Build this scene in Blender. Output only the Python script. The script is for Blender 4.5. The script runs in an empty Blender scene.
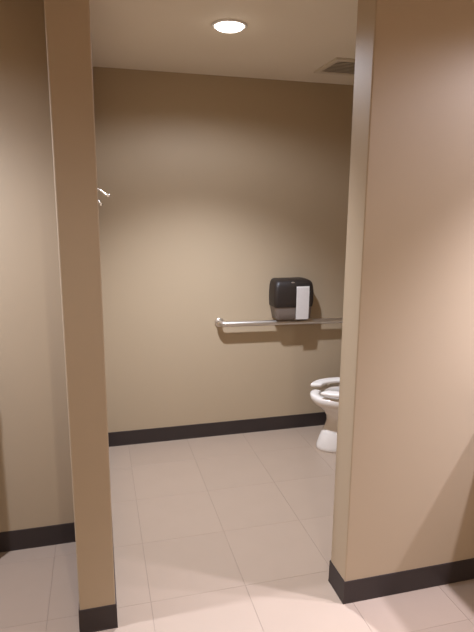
import bpy, bmesh, math, random
from mathutils import Vector, Matrix
random.seed(7)
scene = bpy.context.scene
C = scene.collection

# ------------------------------------------------------------------ camera
F_PX, PITCH, YAW, ROLL = 530.8, math.radians(11.431), math.radians(14.798), math.radians(0.438)
EYE = Vector((0.0, 0.0, 1.6))
fw = Vector((math.sin(YAW)*math.cos(PITCH), math.cos(YAW)*math.cos(PITCH), -math.sin(PITCH)))
rt = Vector((math.cos(YAW), -math.sin(YAW), 0))
up = rt.cross(fw)
r2 = math.cos(ROLL)*rt + math.sin(ROLL)*up
u2 = -math.sin(ROLL)*rt + math.cos(ROLL)*up
cam_d = bpy.data.cameras.new('camera')
cam_d.sensor_fit = 'VERTICAL'; cam_d.sensor_height = 24.0
cam_d.lens = F_PX/632.0*24.0; cam_d.clip_start = 0.02
cam = bpy.data.objects.new('camera', cam_d); C.objects.link(cam)
m = Matrix.Identity(4)
for i in range(3):
    m[i][0], m[i][1], m[i][2], m[i][3] = r2[i], u2[i], -fw[i], EYE[i]
cam.matrix_world = m
scene.camera = cam

# ------------------------------------------------------------------ world, exposure, lamps of the room plus an added fill
world = bpy.data.worlds.new('world'); scene.world = world
world.use_nodes = True
world.node_tree.nodes['Background'].inputs[0].default_value = (0.0, 0.0, 0.0, 1)
world.node_tree.nodes['Background'].inputs[1].default_value = 0.0
vs = scene.view_settings
vs.view_transform = 'Standard'; vs.look = 'None'; vs.gamma = 1.0; vs.use_curve_mapping = False
vs.exposure = 0.0
CEIL = 2.42
# downlights: x, y, watts and degrees of the main beam, watts of the wide spill, colour, label
DOWNLIGHTS = [
    (0.63, 2.56, 196.0, 112, 17.0, (1.0, 1.09, 1.30), 'bright round recessed downlight in the ceiling inside the toilet stall'),
    (1.83, 1.20, 195.0, 97, 21.0, (1.0, 1.02, 1.30), 'round recessed downlight in the ceiling above the near end of the wash counter'),
    (2.38, 1.20, 195.0, 112, 21.0, (1.0, 1.02, 1.30), 'round recessed downlight in the ceiling above the far end of the wash counter'),
    (-0.95, 1.82, 130.0, 138, 11.0, (1.0, 1.10, 1.38), 'round recessed downlight in the ceiling of the left alcove'),
    (0.30, -0.55, 95.0, 116, 50.0, (1.0, 0.95, 0.92), 'added unseen fill downlight in the ceiling by the rear wall'),  # added fill lamp, unseen: brightens the post and the front wall
]

# ------------------------------------------------------------------ materials
def new_mat(name):
    mt = bpy.data.materials.new(name); mt.use_nodes = True
    return mt, mt.node_tree.nodes, mt.node_tree.links, mt.node_tree.nodes['Principled BSDF']

def noisy(name, c1, c2, scale=4.0, rough=0.6, bump=0.0, bscale=200.0, metallic=0.0, spec=0.5, per_object=0.0):
    mt, N, L, b = new_mat(name)
    tc = N.new('ShaderNodeTexCoord')
    nz = N.new('ShaderNodeTexNoise'); nz.inputs['Scale'].default_value = scale; nz.inputs['Detail'].default_value = 5
    L.new(tc.outputs['Object'], nz.inputs['Vector'])
    mx = N.new('ShaderNodeMix'); mx.data_type = 'RGBA'
    mx.inputs['A'].default_value = (*c1, 1); mx.inputs['B'].default_value = (*c2, 1)
    L.new(nz.outputs['Fac'], mx.inputs['Factor'])
    out = mx.outputs['Result']
    if per_object > 0:
        oi = N.new('ShaderNodeObjectInfo')
        mr = N.new('ShaderNodeMapRange')
        mr.inputs['To Min'].default_value = 1-per_object; mr.inputs['To Max'].default_value = 1+per_object
        L.new(oi.outputs['Random'], mr.inputs['Value'])
        hs = N.new('ShaderNodeHueSaturation')
        L.new(mr.outputs['Result'], hs.inputs['Value']); L.new(out, hs.inputs['Color'])
        out = hs.outputs['Color']
    L.new(out, b.inputs['Base Color'])
    b.inputs['Roughness'].default_value = rough
    b.inputs['Metallic'].default_value = metallic
    b.inputs['Specular IOR Level'].default_value = spec
    if bump > 0:
        n2 = N.new('ShaderNodeTexNoise'); n2.inputs['Scale'].default_value = bscale; n2.inputs['Detail'].default_value = 3
        L.new(tc.outputs['Object'], n2.inputs['Vector'])
        bp = N.new('ShaderNodeBump'); bp.inputs['Strength'].default_value = bump; bp.inputs['Distance'].default_value = 0.002
        L.new(n2.outputs['Fac'], bp.inputs['Height']); L.new(bp.outputs['Normal'], b.inputs['Normal'])
    return mt

def emit(name, col, strength):
    mt, N, L, b = new_mat(name)
    b.inputs['Base Color'].default_value = (0.8, 0.8, 0.8, 1)
    b.inputs['Emission Color'].default_value = (*col, 1)
    b.inputs['Emission Strength'].default_value = strength
    return mt

M = {
    'paint':   noisy('beige_wall_paint', (0.430, 0.330, 0.216), (0.450, 0.347, 0.230), 1.6, 0.55, 0.12, 260, spec=0.3),
    'ceiling': noisy('ceiling_paint', (0.76, 0.68, 0.56), (0.79, 0.705, 0.585), 2.0, 0.8, 0.15, 180, spec=0.2),
    'tile':    noisy('beige_floor_tile', (0.365, 0.272, 0.198), (0.390, 0.291, 0.214), 7.0, 0.38, 0.05, 60, spec=0.4, per_object=0.02),
    'grout':   noisy('floor_grout', (0.26, 0.195, 0.15), (0.29, 0.22, 0.17), 20.0, 0.9),
    'base':    noisy('dark_rubber_base', (0.034, 0.024, 0.021), (0.042, 0.030, 0.026), 6.0, 0.5, 0.04, 120, spec=0.35),
    'porcelain': noisy('white_porcelain', (0.78, 0.71, 0.63), (0.81, 0.74, 0.66), 3.0, 0.12),
    'seat':    noisy('white_seat_plastic', (0.80, 0.73, 0.65), (0.83, 0.76, 0.68), 3.0, 0.3),
    'water':   noisy('bowl_water', (0.35, 0.36, 0.36), (0.38, 0.39, 0.39), 3.0, 0.03),
    'steel':   noisy('brushed_steel', (0.66, 0.61, 0.55), (0.74, 0.69, 0.63), 40.0, 0.36, metallic=1.0),
    'chrome':  noisy('chrome', (0.78, 0.76, 0.73), (0.82, 0.80, 0.78), 4.0, 0.12, metallic=1.0),
    'smoke':   noisy('smoked_black_plastic', (0.018, 0.011, 0.008), (0.026, 0.017, 0.012), 5.0, 0.5),
    'greyplastic': noisy('brown_grey_plastic', (0.15, 0.115, 0.092), (0.17, 0.13, 0.105), 5.0, 0.4),
    'paper':   noisy('toilet_paper_white', (0.60, 0.545, 0.50), (0.66, 0.60, 0.55), 60.0, 0.9, 0.3, 300),
    'trim':    noisy('white_lamp_trim', (0.78, 0.76, 0.72), (0.80, 0.78, 0.74), 3.0, 0.4),
    'vent':    noisy('beige_vent_plastic', (0.64, 0.56, 0.45), (0.67, 0.59, 0.475), 5.0, 0.5),
    'ventdark': noisy('vent_interior', (0.28, 0.22, 0.17), (0.30, 0.24, 0.19), 5.0, 0.9),
    'lens':    emit('lit_lamp_lens', (1.0, 0.93, 0.82), 14.0),
    'stone':   noisy('brown_speckled_counter', (0.16, 0.11, 0.08), (0.30, 0.22, 0.16), 70.0, 0.25),
    'bin':     noisy('grey_bin_plastic', (0.10, 0.095, 0.09), (0.12, 0.115, 0.11), 8.0, 0.5),
}

# ------------------------------------------------------------------ helpers
def tag(o, label=None, cat=None, group=None, kind=None):
    if label: o['label'] = label
    if cat: o['category'] = cat
    if group: o['group'] = group
    if kind: o['kind'] = kind
    return o

def link(name, bm, mat, parent=None, smooth=False, bevel=0.0, seg=2):
    bmesh.ops.recalc_face_normals(bm, faces=bm.faces[:])
    me = bpy.data.meshes.new(name); bm.to_mesh(me); bm.free()
    me.materials.append(mat)
    if smooth:
        for p in me.polygons: p.use_smooth = True
    o = bpy.data.objects.new(name, me); C.objects.link(o)
    if parent: o.parent = parent
    if bevel > 0:
        md = o.modifiers.new('bevel', 'BEVEL'); md.width = bevel; md.segments = seg
        md.limit_method = 'ANGLE'; md.angle_limit = math.radians(40)
    return o

def empty(name, loc, label, cat, group=None):
    o = bpy.data.objects.new(name, None); C.objects.link(o); o.location = loc
    o.empty_display_size = 0.05
    return tag(o, label, cat, group)

def box(bm, x0, x1, y0, y1, z0, z1):
    v = [bm.verts.new(p) for p in ((x0,y0,z0),(x1,y0,z0),(x1,y1,z0),(x0,y1,z0),(x0,y0,z1),(x1,y0,z1),(x1,y1,z1),(x0,y1,z1))]
    for f in ((0,3,2,1),(4,5,6,7),(0,1,5,4),(1,2,6,5),(2,3,7,6),(3,0,4,7)):
        bm.faces.new([v[i] for i in f])

def boxes(name, mat, parent, *bs, **kw):
    bm = bmesh.new()
    for b in bs: box(bm, *b)
    return link(name, bm, mat, parent, **kw)

def loft(bm, rings, cap0=True, cap1=True, closed=True):
    rows = [[bm.verts.new(p) for p in r] for r in rings]
    n = len(rows[0])
    for a, b in zip(rows, rows[1:]):
        for i in range(n if closed else n-1):
            j = (i+1) % n
            bm.faces.new((a[i], a[j], b[j], b[i]))
    if cap0: bm.faces.new(rows[0][::-1])
    if cap1: bm.faces.new(rows[-1])
    return rows

def lathe(bm, prof, n=32, origin=(0,0,0), axis='Z', cap0=True, cap1=True):
    rings = []
    for r, h in prof:
        ring = []
        for k in range(n):
            a = 2*math.pi*k/n; c, s = r*math.cos(a), r*math.sin(a)
            p = {'Z': (c, s, h), 'Y': (c, h, s), 'X': (h, c, s)}[axis]
            ring.append((origin[0]+p[0], origin[1]+p[1], origin[2]+p[2]))
        rings.append(ring)
    loft(bm, rings, cap0, cap1)

def tube(bm, pts, rad, n=16, cap=True):
    pts = [Vector(p) for p in pts]
    rads = rad if isinstance(rad, (list, tuple)) else [rad]*len(pts)
    rings = []; ref = None
    for i, p in enumerate(pts):
        t = (pts[min(i+1, len(pts)-1)] - pts[max(i-1, 0)]).normalized()
        if ref is None:
            ref = Vector((0,0,1)) if abs(t.z) < 0.9 else Vector((1,0,0))
        u = (ref - t*ref.dot(t)).normalized(); w = t.cross(u); ref = u
        rings.append([p + rads[i]*(math.cos(2*math.pi*k/n)*u + math.sin(2*math.pi*k/n)*w) for k in range(n)])
    loft(bm, rings, cap, cap)

def rrect(x0, x1, y0, y1, r, z, k=5):
    out = []
    for cx, cy, a0 in ((x1-r, y1-r, 0), (x0+r, y1-r, 90), (x0+r, y0+r, 180), (x1-r, y0+r, 270)):
        for i in range(k+1):
            a = math.radians(a0 + 90*i/k)
            out.append((cx+r*math.cos(a), cy+r*math.sin(a), z))
    return out

# ------------------------------------------------------------------ the setting
X0, X1, Y0, Y1 = -1.95, 3.10, -1.35, 3.487
PX0, PX1, PY = -0.122, 0.0115, 1.844     # end of the stall partition (the post in view)
FX, FY, FT = 0.927, 1.742, 0.138         # front wall: left edge, face, thickness
AY = 2.448                               # wall of the left alcove
SX = 2.10                                # side wall behind the toilet
H = CEIL
S = lambda o: tag(o, kind='structure')

# floor: a grout bed with each tile a piece of its own
T = 0.406; J = 0.0017
floor = S(boxes('floor', M['grout'], None, (X0-0.12, X1+0.12, Y0-0.12, Y1+0.12, -0.08, -0.0012)))
bm = bmesh.new(); hw = T/2 - J/2
hl = T/2 - 0.0003                        # the cross joints are tighter than the long ones
box(bm, -hw, hw, -hl, hl, -0.008, 0.0)
tile_proto = link('floor_tile', bm, M['tile'], floor, bevel=0.0004, seg=1)
sx, sy = 0.154, 2.757                    # a crossing of joints seen in the photograph
first = True
i0, i1 = math.floor((X0-sx)/T), math.ceil((X1-sx)/T)
j0, j1 = math.floor((Y0-sy)/T), math.ceil((Y1-sy)/T)
for i in range(i0, i1):
    for j in range(j0, j1):
        t = tile_proto if first else tile_proto.copy()
        if not first: C.objects.link(t); t.parent = floor
        first = False
        t.location = (sx+(i+0.5)*T, sy+(j+0.5)*T, 0.0)

S(boxes('ceiling', M['ceiling'], None, (X0-0.12, X1+0.12, Y0-0.12, Y1+0.12, H, H+0.1)))
S(boxes('wall_back', M['paint'], None, (X0-0.12, X1+0.12, Y1, Y1+0.12, 0, H)))
S(boxes('wall_partition', M['paint'], None, (PX0, PX1, PY, Y1, 0, H), bevel=0.005, seg=3))
S(boxes('wall_front', M['paint'], None, (FX, X1, FY, FY+FT, 0, H), bevel=0.005, seg=3))
S(boxes('wall_alcove', M['paint'], None, (X0, PX0, AY, AY+0.12, 0, H)))
S(boxes('wall_toilet_side', M['paint'], None, (SX, SX+0.12, FY+FT, Y1, 0, H)))
S(boxes('wall_left', M['paint'], None, (X0-0.12, X0, Y0-0.12, Y1, 0, H)))
S(boxes('wall_right', M['paint'], None, (X1, X1+0.12, Y0-0.12, Y1, 0, H)))
S(boxes('wall_rear', M['paint'], None, (X0, X1, Y0-0.12, Y0, 0, H)))

def baseboard(name, path, z1=0.102, th=0.004):
    """dark cove base along a plan path; the room lies to the left of travel"""
    pts = [Vector((p[0], p[1])) for p in path]
    prof = [(0.0, z1), (th*0.55, z1), (th*0.85, z1-0.003), (th, 0.012), (th*1.25, 0.003), (th*1.3, 0.0), (0.0, 0.0)]
    rings = []
    for i, p in enumerate(pts):
        ns = []
        if i > 0: d = (pts[i]-pts[i-1]).normalized(); ns.append(Vector((-d.y, d.x)))
        if i < len(pts)-1: d = (pts[i+1]-pts[i]).normalized(); ns.append(Vector((-d.y, d.x)))
        if len(ns) == 2:
            n = (ns[0]+ns[1]); n = n/ n.dot(ns[0])
        else: n = ns[0]
        rings.append([(p.x+n.x*o, p.y+n.y*o, z) for o, z in prof])
    bm = bmesh.new(); loft(bm, rings)
    return S(link(name, bm, M['base'], None))

e = 0.0002
baseboard('baseboard_back', [(SX, Y1-e), (PX1, Y1-e)])
baseboard('baseboard_front', [(X1, FY-e), (FX-e, FY-e), (FX-e, FY+FT+e), (SX, FY+FT+e)])
baseboard('baseboard_partition', [(PX1+e, Y1-0.02), (PX1+e, PY-e), (PX0-e, PY-e), (PX0-e, AY-0.02)][::1])
baseboard('baseboard_alcove', [(PX0-0.001, AY-e), (X0, AY-e)])
baseboard('baseboard_toilet_side', [(SX-e, FY+FT+0.02), (SX-e, Y1-0.02)])

# ------------------------------------------------------------------ ceiling lamps
def downlight(x, y, watts, spread, spill, col, label):
    r = empty('recessed_downlight', (x, y, H), label, 'ceiling light', 'recessed ceiling downlights')
    bm = bmesh.new()
    lathe(bm, [(0.067, -0.0005), (0.082, -0.0005), (0.081, -0.004), (0.077, -0.006), (0.071, -0.007), (0.067, -0.006), (0.067, -0.0005)], 40, cap0=False, cap1=False)
    link('trim_ring', bm, M['trim'], r, smooth=True)
    bm = bmesh.new()
    lathe(bm, [(0.0665, -0.0008), (0.0665, -0.006), (0.058, -0.014), (0.04, -0.020), (0.015, -0.023)], 40)
    link('lens', bm, M['lens'], r, smooth=True)
    for name, power, deg, blend in (('main_beam', watts, spread, 0.95), ('wide_spill', spill, 164, 0.35)):
        ld = bpy.data.lights.new(name, 'SPOT'); ld.energy = power; ld.color = col
        ld.spot_size = math.radians(deg); ld.spot_blend = blend; ld.shadow_soft_size = 0.035
        lo = bpy.data.objects.new(name, ld); C.objects.link(lo)
        lo.parent = r; lo.location = (0, 0, -0.075)
for d in DOWNLIGHTS: downlight(*d)

# exhaust grille in the stall ceiling
vx0, vx1, vy0, vy1 = 1.32, 1.64, 2.90, 3.22
v = empty('exhaust_grille', ((vx0+vx1)/2, (vy0+vy1)/2, H), 'square beige exhaust grille with slats in the stall ceiling', 'vent')
cx, cy = v.location.x, v.location.y
hx, hy, w = (vx1-vx0)/2, (vy1-vy0)/2, 0.03
boxes('grille_frame', M['vent'], v, (-hx, hx, -hy, -hy+w, -0.010, -0.0005), (-hx, hx, hy-w, hy, -0.010, -0.0005),
      (-hx, -hx+w, -hy+w, hy-w, -0.010, -0.0005), (hx-w, hx, -hy+w, hy-w, -0.010, -0.0005))
boxes('grille_backing', M['ventdark'], v, (-hx+w, hx-w, -hy+w, hy-w, -0.003, -0.0005))
ns = 9
bm = bmesh.new(); box(bm, -hx+w, hx-w, -0.0135, 0.0135, -0.0012, 0.0012)
s0 = link('slat', bm, M['vent'], v)
for k in range(ns):
    s = s0 if k == 0 else s0.copy()
    if k: C.objects.link(s); s.parent = v
    s.location = (0, -hy+w+(k+0.5)*(2*hy-2*w)/ns, -0.008); s.rotation_euler = (math.radians(12), 0, 0)

# ------------------------------------------------------------------ toilet
TY = 3.115
def egg(xf, xb, hw, z, n=48, y=TY):
    out = []
    xm = xf + (xb-xf)*0.46
    for k in range(n):
        a = 2*math.pi*k/n
        c, s = math.cos(a), math.sin(a)
        if c < 0: x = xm + (xm-xf)*c                    # rounded front (towards -x)
        else:
            x = xm + (xb-xm)*math.copysign(abs(c)**0.7, c)
        out.append((x-1.70, hw*math.copysign(abs(s)**0.92, s), z))
    return out
toilet = empty('toilet', (1.71, TY, 0), 'white porcelain toilet with open-front seat beyond the front wall', 'toilet')
bm = bmesh.new()
sec = [(0.0, 1.387, 1.93, .122), (.012, 1.383, 1.93, .125), (.03, 1.386, 1.93, .124), (.08, 1.402, 1.92, .116), (.12, 1.418, 1.92, .108), (.16, 1.440, 1.92, .100),
       (.20, 1.452, 1.93, .102), (.235, 1.448, 1.94, .114), (.275, 1.422, 1.96, .138), (.31, 1.380, 1.98, .164), (.335, 1.347, 1.99, .177),
       (.353, 1.334, 2.0, .183), (.381, 1.330, 2.0, .185), (.389, 1.334, 1.998, .181), (.392, 1.346, 1.99, .170)]
rings = [egg(a, b, c, z) for z, a, b, c in sec]
rings += [egg(1.383, 1.80, .128, .391), egg(1.391, 1.79, .120, .384), egg(1.387, 1.79, .124, .356), egg(1.415, 1.77, .105, .29), egg(1.47, 1.72, .075, .225)]
loft(bm, rings)
link('bowl', bm, M['porcelain'], toilet, smooth=True)
bm = bmesh.new(); loft(bm, [egg(1.467, 1.722, .077, .228), egg(1.464, 1.724, .078, .233)]); link('water', bm, M['water'], toilet)
# open-front seat
def seat_pts(xf, xb, hw, z, gap, n=56):
    out = []
    xm = xf + (xb-xf)*0.46
    for k in range(n):
        a = math.pi + gap + (2*math.pi-2*gap)*k/(n-1)
        c, s = math.cos(a), math.sin(a)
        x = xm + (xm-xf)*c if c < 0 else xm + (xb-xm)*math.copysign(abs(c)**0.8, c)
        out.append((x-1.70, hw*s, z))
    return out
bm = bmesh.new()
g = math.radians(27)
zs0, zs1 = 0.416, 0.439
o0, o1 = seat_pts(1.331, 1.79, .183, zs0, g), seat_pts(1.331, 1.79, .183, zs1, g)
n0, n1 = seat_pts(1.403, 1.715, .112, zs0, g*1.25), seat_pts(1.403, 1.715, .112, zs1, g*1.25)
loft(bm, [o0, o1, n1, n0, o0], False, False, closed=False)
bm.verts.ensure_lookup_table()
bmesh.ops.remove_doubles(bm, verts=bm.verts[:], dist=1e-5)
bmesh.ops.holes_fill(bm, edges=[ed for ed in bm.edges if ed.is_boundary], sides=4)
st = link('seat', bm, M['seat'], toilet, smooth=False, bevel=0.009, seg=4)
for p in st.data.polygons: p.use_smooth = True
for by in (-0.085, 0.055):
    boxes('hinge', M['seat'], st, (0.04, 0.075, by, by+0.03, 0.391, 0.432), bevel=0.004)
for (bx, by) in ((-0.185, -0.148), (-0.185, 0.148)):
    bm = bmesh.new(); lathe(bm, [(0.009, 0.391), (0.009, 0.418)], 14, (bx, by, 0)); link('seat_bumper', bm, M['seat'], st, smooth=False)
for by in (-0.105, 0.105):
    bm = bmesh.new(); lathe(bm, [(0.016, 0.0), (0.015, 0.012), (0.008, 0.020)], 16, (0.06, by*1.25, 0.0)); link('bolt_cap', bm, M['porcelain'], toilet, smooth=True)
# flush valve behind the bowl
bm = bmesh.new()
tube(bm, [(0.24, 0, 0.385), (0.24, 0, 0.62), (0.24, 0, 0.70)], [0.019, 0.019, 0.019]); link('flush_pipe', bm, M['chrome'], toilet, smooth=True)
bm = bmesh.new()
lathe(bm, [(0.02, 0.66), (0.036, 0.67), (0.036, 0.74), (0.040, 0.745), (0.040, 0.775), (0.03, 0.79), (0.01, 0.795)], 24, (0.24, 0, 0)); 
fv = link('flush_valve', bm, M['chrome'], toilet, smooth=True)
bm = bmesh.new(); tube(bm, [(0.24, -0.03, 0.70), (0.24, -0.07, 0.70), (0.24, -0.12, 0.685)], [0.009, 0.007, 0.008]); link('flush_handle', bm, M['chrome'], fv, smooth=True)
bm = bmesh.new(); tube(bm, [(0.27, 0, 0.70), (0.3895, 0, 0.70)], 0.016); link('supply_pipe', bm, M['chrome'], toilet, smooth=True)

# ------------------------------------------------------------------ grab bar
BZ, BY, BR = 0.832, 3.430, 0.019
bar = empty('grab_bar', (0.795, Y1, BZ), 'long brushed steel grab bar on the back wall under the black dispenser', 'grab bar')
bar.rotation_euler = (0, math.radians(0.9), 0)
xL, xR, cr = 0.0, 1.07, 0.034
pts = [(xL, -0.002, 0)]
for k in range(9):
    a = math.pi/2*k/8
    pts.append((xL+cr*(1-math.cos(a)), -(0.066-cr) - cr*math.sin(a), 0))
for k in range(9):
    a = math.pi/2*k/8
    pts.append((xR-cr*(1-math.sin(a)), -(0.066-cr) - cr*math.cos(a), 0))
pts.append((xR, -0.002, 0))
bm = bmesh.new(); tube(bm, pts, BR, 20); link('bar', bm, M['steel'], bar, smooth=True)
for x in (xL, xR):
    bm = bmesh.new(); lathe(bm, [(0.032, -0.0003), (0.032, -0.006), (0.029, -0.010), (0.021, -0.012)], 32, (x, 0, 0), 'Y')
    fl = link('flange', bm, M['steel'], bar, smooth=True)
    for a in (90, 210, 330):
        bm = bmesh.new(); lathe(bm, [(0.004, -0.0085), (0.004, -0.0115), (0.002, -0.0125)], 10, (x+0.0255*math.cos(math.radians(a)), 0, 0.0255*math.sin(math.radians(a))), 'Y')
        link('screw', bm, M['chrome'], fl, smooth=True)

# ------------------------------------------------------------------ paper dispenser
DX = 1.275
disp = empty('toilet_paper_dispenser', (DX, Y1, 0.853), 'black plastic toilet paper dispenser on the back wall above the grab bar', 'paper dispenser')
def dsec(z, x0, x1, dep, r): return [(p[0]-DX, p[1], z-0.853) for p in rrect(x0, x1, -dep, -0.0005, r, 0)]
def dloft(name, mat, secs, parent):
    bm = bmesh.new()
    rings = []
    for z, x0, x1, dep, r in secs:
        ring = []
        k = 5
        for cx_, cy_, a0, rr in ((x1-0.004, -0.0045, 0, 0.004), (x0+0.004, -0.0045, 90, 0.004), (x0+r, -dep+r, 180, r), (x1-r, -dep+r, 270, r)):
            for i in range(k+1):
                a = math.radians(a0+90*i/k)
                ring.append((cx_+rr*math.cos(a)-DX, cy_+rr*math.sin(a), z-0.853))
        rings.append(ring)
    loft(bm, rings)
    return link(name, bm, mat, parent, smooth=True)
base = dloft('lower_body', M['greyplastic'], [(.853, 1.180, 1.416, .118, .016), (.856, 1.175, 1.420, .122, .018), (.90, 1.166, 1.424, .126, .020), (.942, 1.158, 1.427, .128, .022)], disp)
cover = dloft('smoked_cover', M['smoke'], [(.942, 1.155, 1.430, .132, .022), (.945, 1.153, 1.432, .134, .024), (.98, 1.150, 1.436, .137, .026), (1.03, 1.149, 1.436, .137, .026),
        (1.08, 1.152, 1.433, .134, .028), (1.105, 1.157, 1.428, .128, .03), (1.118, 1.162, 1.418, .119, .03), (1.126, 1.171, 1.402, .104, .03), (1.130, 1.185, 1.38, .08, .03)], disp)
for o in (base, cover):
    md = o.modifiers.new('edges', 'EDGE_SPLIT'); md.split_angle = math.radians(50)
# silver badge on the cover
bm = bmesh.new(); lathe(bm, [(0.012, 0.0), (0.011, -0.003), (0.006, -0.004)], 20, (0, 0, 0), 'Y')
bd = link('lock_badge', bm, M['steel'], disp, smooth=True); bd['label'] = 'small silver badge'
bd.scale = (1.2, 1, 0.42); bd.location = (0.005, -0.1215, 0.257); bd.rotation_euler = (math.radians(-38), 0, 0)
# feed slot and the hanging paper
boxes('feed_slot', M['smoke'], disp, (0.018, 0.128, -0.141, -0.120, 0.222, 0.240), bevel=0.003)
bm = bmesh.new()
rows = []
prof = [(-0.134, 0.2335), (-0.1412, 0.232), (-0.1445, 0.224), (-0.1455, 0.19), (-0.1450, 0.14), (-0.1440, 0.09), (-0.1425, 0.045), (-0.1405, 0.004)]
th = 0.0022
for y, z in prof: rows.append([(0.026, y, z), (0.118, y-0.0005, z), (0.118, y+th, z-0.0005), (0.026, y+th, z-0.0005)])
loft(bm, rows)
link('paper_sheet', bm, M['paper'], disp)['label'] = 'white paper strip hanging from the dispenser'

# ------------------------------------------------------------------ coat hook on the partition
hook = empty('coat_hook', (PX1, 2.62, 1.655), 'small chrome double coat hook on the stall partition', 'coat hook')
boxes('back_plate', M['chrome'], hook, (0.0002, 0.004, -0.014, 0.014, -0.045, 0.045), bevel=0.0015)
bm = bmesh.new()
tube(bm, [(0.003, 0, 0.030), (0.016, 0, 0.026), (0.030, 0, 0.014), (0.042, 0, 0.004), (0.050, 0, 0.002)], [0.005, 0.0045, 0.004, 0.004, 0.004], 12); link('upper_prong', bm, M['steel'], hook, smooth=True)
bm = bmesh.new(); bmesh.ops.create_uvsphere(bm, u_segments=16, v_segments=10, radius=0.0085, matrix=Matrix.Translation((0.053, 0, 0.003))); link('upper_knob', bm, M['chrome'], hook, smooth=True)
bm = bmesh.new()
tube(bm, [(0.003, 0, -0.020), (0.010, 0, -0.030), (0.015, 0, -0.036)], [0.0045, 0.004, 0.004], 12); link('lower_prong', bm, M['steel'], hook, smooth=True)
bm = bmesh.new(); bmesh.ops.create_uvsphere(bm, u_segments=16, v_segments=10, radius=0.0075, matrix=Matrix.Translation((0.018, 0, -0.038))); link('lower_knob', bm, M['chrome'], hook, smooth=True)

# ------------------------------------------------------------------ wash counter just right of the frame (its shadow falls into view)
cnt = empty('wash_counter', (2.08, FY, 0), 'brown stone wash counter on the front wall right of the stall opening', 'counter')
cx0, cx1, cd = 1.562-2.08, 3.05-2.08, 0.50
boxes('counter_top', M['stone'], cnt, (cx0, cx1, -cd, -0.0005, 0.82, 0.85), bevel=0.004)
boxes('apron', M['stone'], cnt, (cx0, cx1, -cd, -cd+0.02, 0.68, 0.82), (cx0, cx0+0.02, -cd+0.02, -0.0005, 0.68, 0.82))
boxes('backsplash', M['stone'], cnt, (cx0, cx1, -0.010, -0.0005, 0.85, 0.95))
bm = bmesh.new()
lathe(bm, [(0.20, 0.852), (0.205, 0.858), (0.195, 0.860), (0.18, 0.853), (0.05, 0.851)], 36, (-0.02, -0.26, 0)); link('basin', bm, M['porcelain'], cnt, smooth=True)
bm = bmesh.new()
tube(bm, [(-0.02, -0.05, 0.85), (-0.02, -0.05, 0.95), (-0.02, -0.07, 0.98), (-0.02, -0.12, 0.98), (-0.02, -0.15, 0.965)], 0.012); link('faucet', bm, M['chrome'], cnt, smooth=True)

# waste bin in the alcove just left of the frame (its shadow falls into view)
wb = empty('waste_bin', (-0.69, 2.385, 0), 'tall slim dark grey waste bin against the left alcove wall', 'waste bin')
bm = bmesh.new()
R = lambda hx, hy, r, z: rrect(-hx, hx, -hy, hy, r, z)
loft(bm, [R(.146, .052, .015, 0.0), R(.150, .056, .015, 0.008), R(.150, .056, .015, .90), R(.138, .044, .012, .90), R(.136, .042, .012, .02)])
link('bin_body', bm, M['bin'], wb)
bm = bmesh.new(); loft(bm, [R(.152, .057, .015, .9005), R(.152, .057, .015, .98), R(.140, .048, .015, 1.0)]); link('bin_lid', bm, M['bin'], wb)
bm = bmesh.new(); box(bm, -.11, .11, -.0585, -.0572, .915, .965); link('lid_flap', bm, M['greyplastic'], wb)
